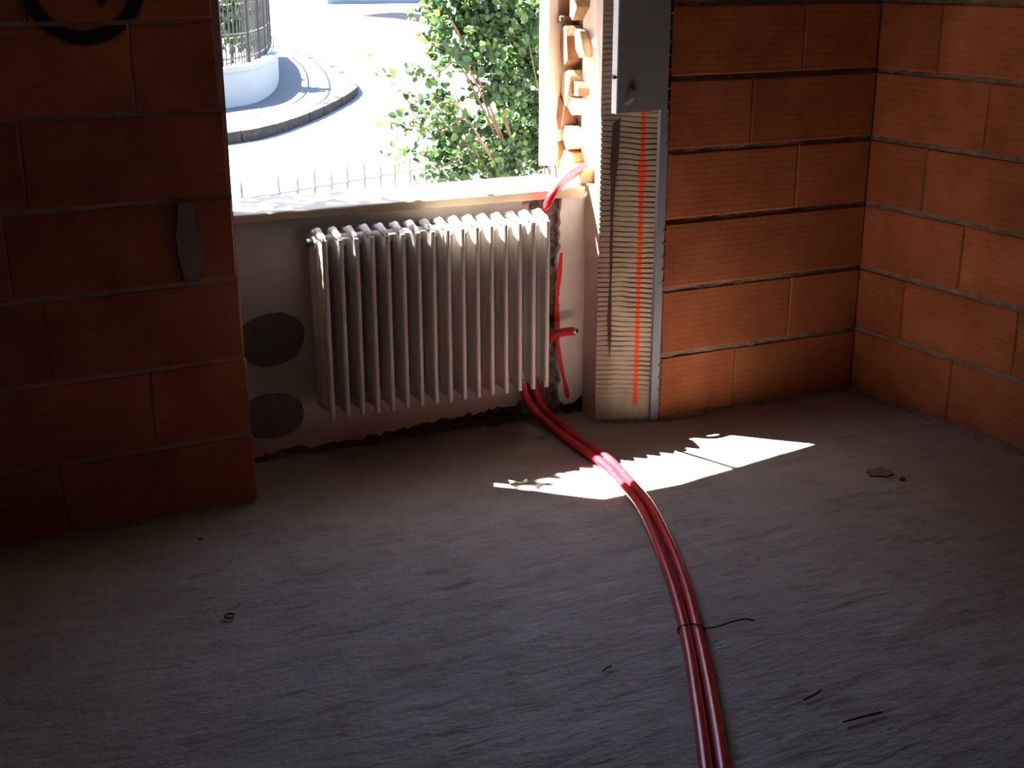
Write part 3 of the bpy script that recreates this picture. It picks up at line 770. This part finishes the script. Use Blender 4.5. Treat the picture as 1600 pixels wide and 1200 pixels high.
twigs = [((720, 170), (655, 185), (630, 140), (588, 92)), ((730, 120), (690, 110), (660, 118), (640, 95)), ((730, 215), (680, 190), (650, 160), (628, 205)), ((740, 200), (690, 205), (640, 195), (606, 190)),
         ((745, 240), (690, 235), (640, 240), (602, 240)), ((760, 230), (710, 255), (670, 268), (650, 286)), ((720, 60), (690, 40), (668, 30), (655, 10)), ((735, 110), (700, 75), (672, 60), (655, 38)),
         ((760, 250), (730, 262), (700, 272), (690, 290)), ((770, 150), (740, 150), (700, 160), (672, 150))]
for j, tw in enumerate(twigs):
    y = 2.25+.25*rn.random(); P = [bp(*q, y+.1*rn.uniform(-1, 1)) for q in tw]
    sp2 = br([base+Vector((rn.uniform(-.1, .1), rn.uniform(-.1, .1), 0)), base.lerp(P[0], .55)+Vector((.12, 0, .05))]+P, .008, .0015)
    m = int(len(sp2)*.45)
    for i, q in enumerate(sp2[m:]):
        t_ = i/(len(sp2)-m); dens = 5 if t_ < .6 else 3
        for _ in range(dens+(1 if rn.random() < .5 else 0)):
            near.append(q+Vector((rn.gauss(0, .022), rn.gauss(0, .03), rn.gauss(0, .022))))
# thick crown: clusters round branch ends, denser to the right and the top
cl = []
for px, py, rad_, n_ in ((700, 20, .13, 120), (760, 30, .17, 210), (820, 30, .18, 260), (690, 75, .08, 45), (750, 80, .14, 150), (820, 90, .17, 260), (790, 140, .12, 130), (835, 160, .15, 230), (690, 150, .06, 35),
                       (700, 200, .10, 95), (750, 195, .09, 60), (790, 205, .12, 160), (840, 230, .14, 220), (690, 240, .07, 45), (740, 245, .10, 90), (790, 255, .11, 130), (720, 275, .07, 30), (770, 280, .08, 45), (730, -40, .18, 160), (830, -50, .2, 200), (880, 60, .2, 150), (880, 180, .2, 150)):
    n_ = int(n_*2.6); y = 2.3+.45*rn.random(); c_ = bp(px, py, y)
    if rn.random() < .25: br([base+Vector((rn.uniform(-.15, .3), rn.uniform(-.1, .2), 0)), base.lerp(c_, .6)+Vector((.1, .05, 0)), c_], .010, .002)
    for _ in range(n_):
        v = Vector((rn.gauss(0, 1), rn.gauss(0, 1), rn.gauss(0, 1))).normalized()*rad_*rn.random()**.45
        cl.append(c_+v)
rn.shuffle(cl)
cl.sort(key=lambda q: q.y)
n_near = min(290, len(near)); rn.shuffle(near)
scatter(bush, near+cl, 290, .95, 5)
# shrub behind the iron fence
def ball_shrub(name, c_, rx, rz, n_, label, seed, scale):
    rn = random.Random(seed); root = tag(empty(name, (c_.x, c_.y, ZP+.5)), label, 'shrub')
    MB().tube([(0, 0, -.1), (.03, 0, .5), (0, .03, (c_.z-root.location.z))], [.04, .03, .015], 6).build('trunk', M_BARK, root)
    P = []
    for _ in range(n_):
        v = Vector((rn.gauss(0, 1), rn.gauss(0, 1), rn.gauss(0, 1))).normalized()*rn.random()**.4
        P.append(c_+Vector((v.x*rx, v.y*rx, v.z*rz)))
    scatter(root, P, 0, scale, seed)
c_ = on(374, 22, 1, 23.2)
ball_shrub('garden_shrub', Vector((c_.x-.15, c_.y+.3, .9)), .7, .95, 1100, 'bright green shrub behind the iron fence', 31, 3.4)
c_ = on(392, 60, 1, 25.2); ball_shrub('garden_shrub', Vector((c_.x, c_.y+.4, .25)), .5, .42, 520, 'low dark shrub at the foot of the iron fence', 32, 2.6)
# low wall closing the street in the distance, and a shadow streak painted on the road in front of it
fa = gp(512, 7, G); fb = fa+Vector((40, -1, 0)); dv = (fb-fa).normalized(); nv = Vector((-dv.y, dv.x, 0))
fwl = MB().prism([(0, 0), ((fb-fa).length, 0), ((fb-fa).length, .4), (0, .4)], 2, -.05, 1.3).build('garden_wall', simple('slate_render', (.14, .16, .20), .9, .25, .3, spec=0))
fwl.location = fa; fwl.rotation_euler = (0, 0, math.atan2(dv.y, dv.x)); tag(fwl, 'low slate-grey garden wall at the far end of the road', 'wall')
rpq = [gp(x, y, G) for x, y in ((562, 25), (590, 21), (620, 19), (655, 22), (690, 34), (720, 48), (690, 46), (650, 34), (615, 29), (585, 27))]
MB().prism([(q.x, q.y) for q in rpq], 2, G-.02, G+.006).build('shadow_streak', simple('shadow_streak_paint', (.012, .013, .018), .95, .25, 2, kind='Position', spec=0), gr)
dl = [gp(x, y, G) for x, y in ((440, 64.2), (512, 64.8), (512, 66.2), (440, 66))]
MB().prism([(q.x, q.y) for q in dl], 2, G-.02, G+.006).build('drain_channel', M_KERB, gr)
dl = [gp(x, y, G) for x, y in ((438, 71), (446, 71), (447, 74.5), (438, 74.5))]
MB().prism([(q.x, q.y) for q in dl], 2, G-.02, G+.02).build('drain_cover', M_IRON, gr)
# unseen slab over the window and cable beside it, added to trim sunlight
Lz = 2.344
cs = MB().prism([(-5, .5), (-1.5, .5), (-1.5, .986+.664*.1735), (-2.164, .986), (-2.977, .845), (-4.9, .511)], 2, 3.0, 3.15).build('sun_trim_slab', M_CONC)
tag(cs, 'unseen concrete slab added over the window to trim the sun patch', kind='structure')
cb = MB().tube(spline([(-2.07, .75, 1.92), (-2.164, .75, 2.195), (-2.322, .75, 2.66), (-2.44, .75, 3.0)], 4), .014, 6).build('sun_trim_cable', M_WIRE); tag(cb, 'unseen black cable added outside the window to cast a thin shadow line', 'cable')

# unseen, left of the window: tree dappling the sill, house added to close sky
tr2 = tag(empty('unseen_tree', (-5.5, 2.7, G)), 'unseen young leafy tree left of the window, dappling the sill', 'tree')
tl = tr2.location
MB().tube(spline([Vector((0, 0, -.1)), Vector((.05, 0, 2)), Vector((0, .05, 4)), Vector((-.05, 0, 6.0))], 4), [.07-.003*i for i in range(13)], 8).build('trunk', M_BARK, tr2)
TC = Vector((-2.0, .15, .8))-SUN_DIR*4.4
TD = Vector((-2.12, .42, .86))-SUN_DIR*4.5
for T_ in (TC, TD): MB().tube(spline([Vector((0, .03, 4.2)), (T_-tl).lerp(Vector((0, .03, 4.2)), .5)+Vector((0, 0, .1)), T_-tl], 4), .010, 6).build('branch', M_BARK, tr2)
rn = random.Random(77); P = []
for T_, n_, a_, b_ in ((TC, 300, .30, .125), (TD, 200, .34, .16)):
    for _ in range(n_):
        v = Vector((rn.gauss(0, 1), rn.gauss(0, 1), rn.gauss(0, 1))).normalized()*rn.random()**.4; P.append(T_+Vector((v.x*a_, v.y*b_, v.z*.05)))
for _ in range(260):
    v = Vector((rn.gauss(0, 1), rn.gauss(0, 1), rn.gauss(0, 1))).normalized()*rn.random()**.4; P.append(tl+Vector((-.2+v.x*.5, .1+v.y*.5, 5.6+v.z*.8)))
scatter(tr2, P, 0, 1.25, 9)
hs = tag(empty('sky_block_house', (-12, 11, G)), 'unseen house added beyond the left end of the window to block part of the sky', 'house')
MB().box((-6, -5, 0), (5, 5, 9)).build('sky_block_walls', simple('sky_block_render', (.24, .19, .13), .9, .15, 1.5), hs)
MB().prism([(-5.5, 9), (5.5, 9), (0, 12.0)], 0, -6.4, 5.4).build('sky_block_roof', M_CLAY, hs)
for wx in (-4, -1, 2):
    for wz in (1.0, 3.9, 6.7):
        f_ = MB().box((wx, -5.06, wz), (wx+1.1, -4.98, wz+1.4)).build('sky_block_window', M_WHITE, hs); MB().box((wx+.08, -5.08, wz+.08), (wx+1.02, -5.05, wz+1.32)).build('sky_block_pane', M_BOARD, f_)
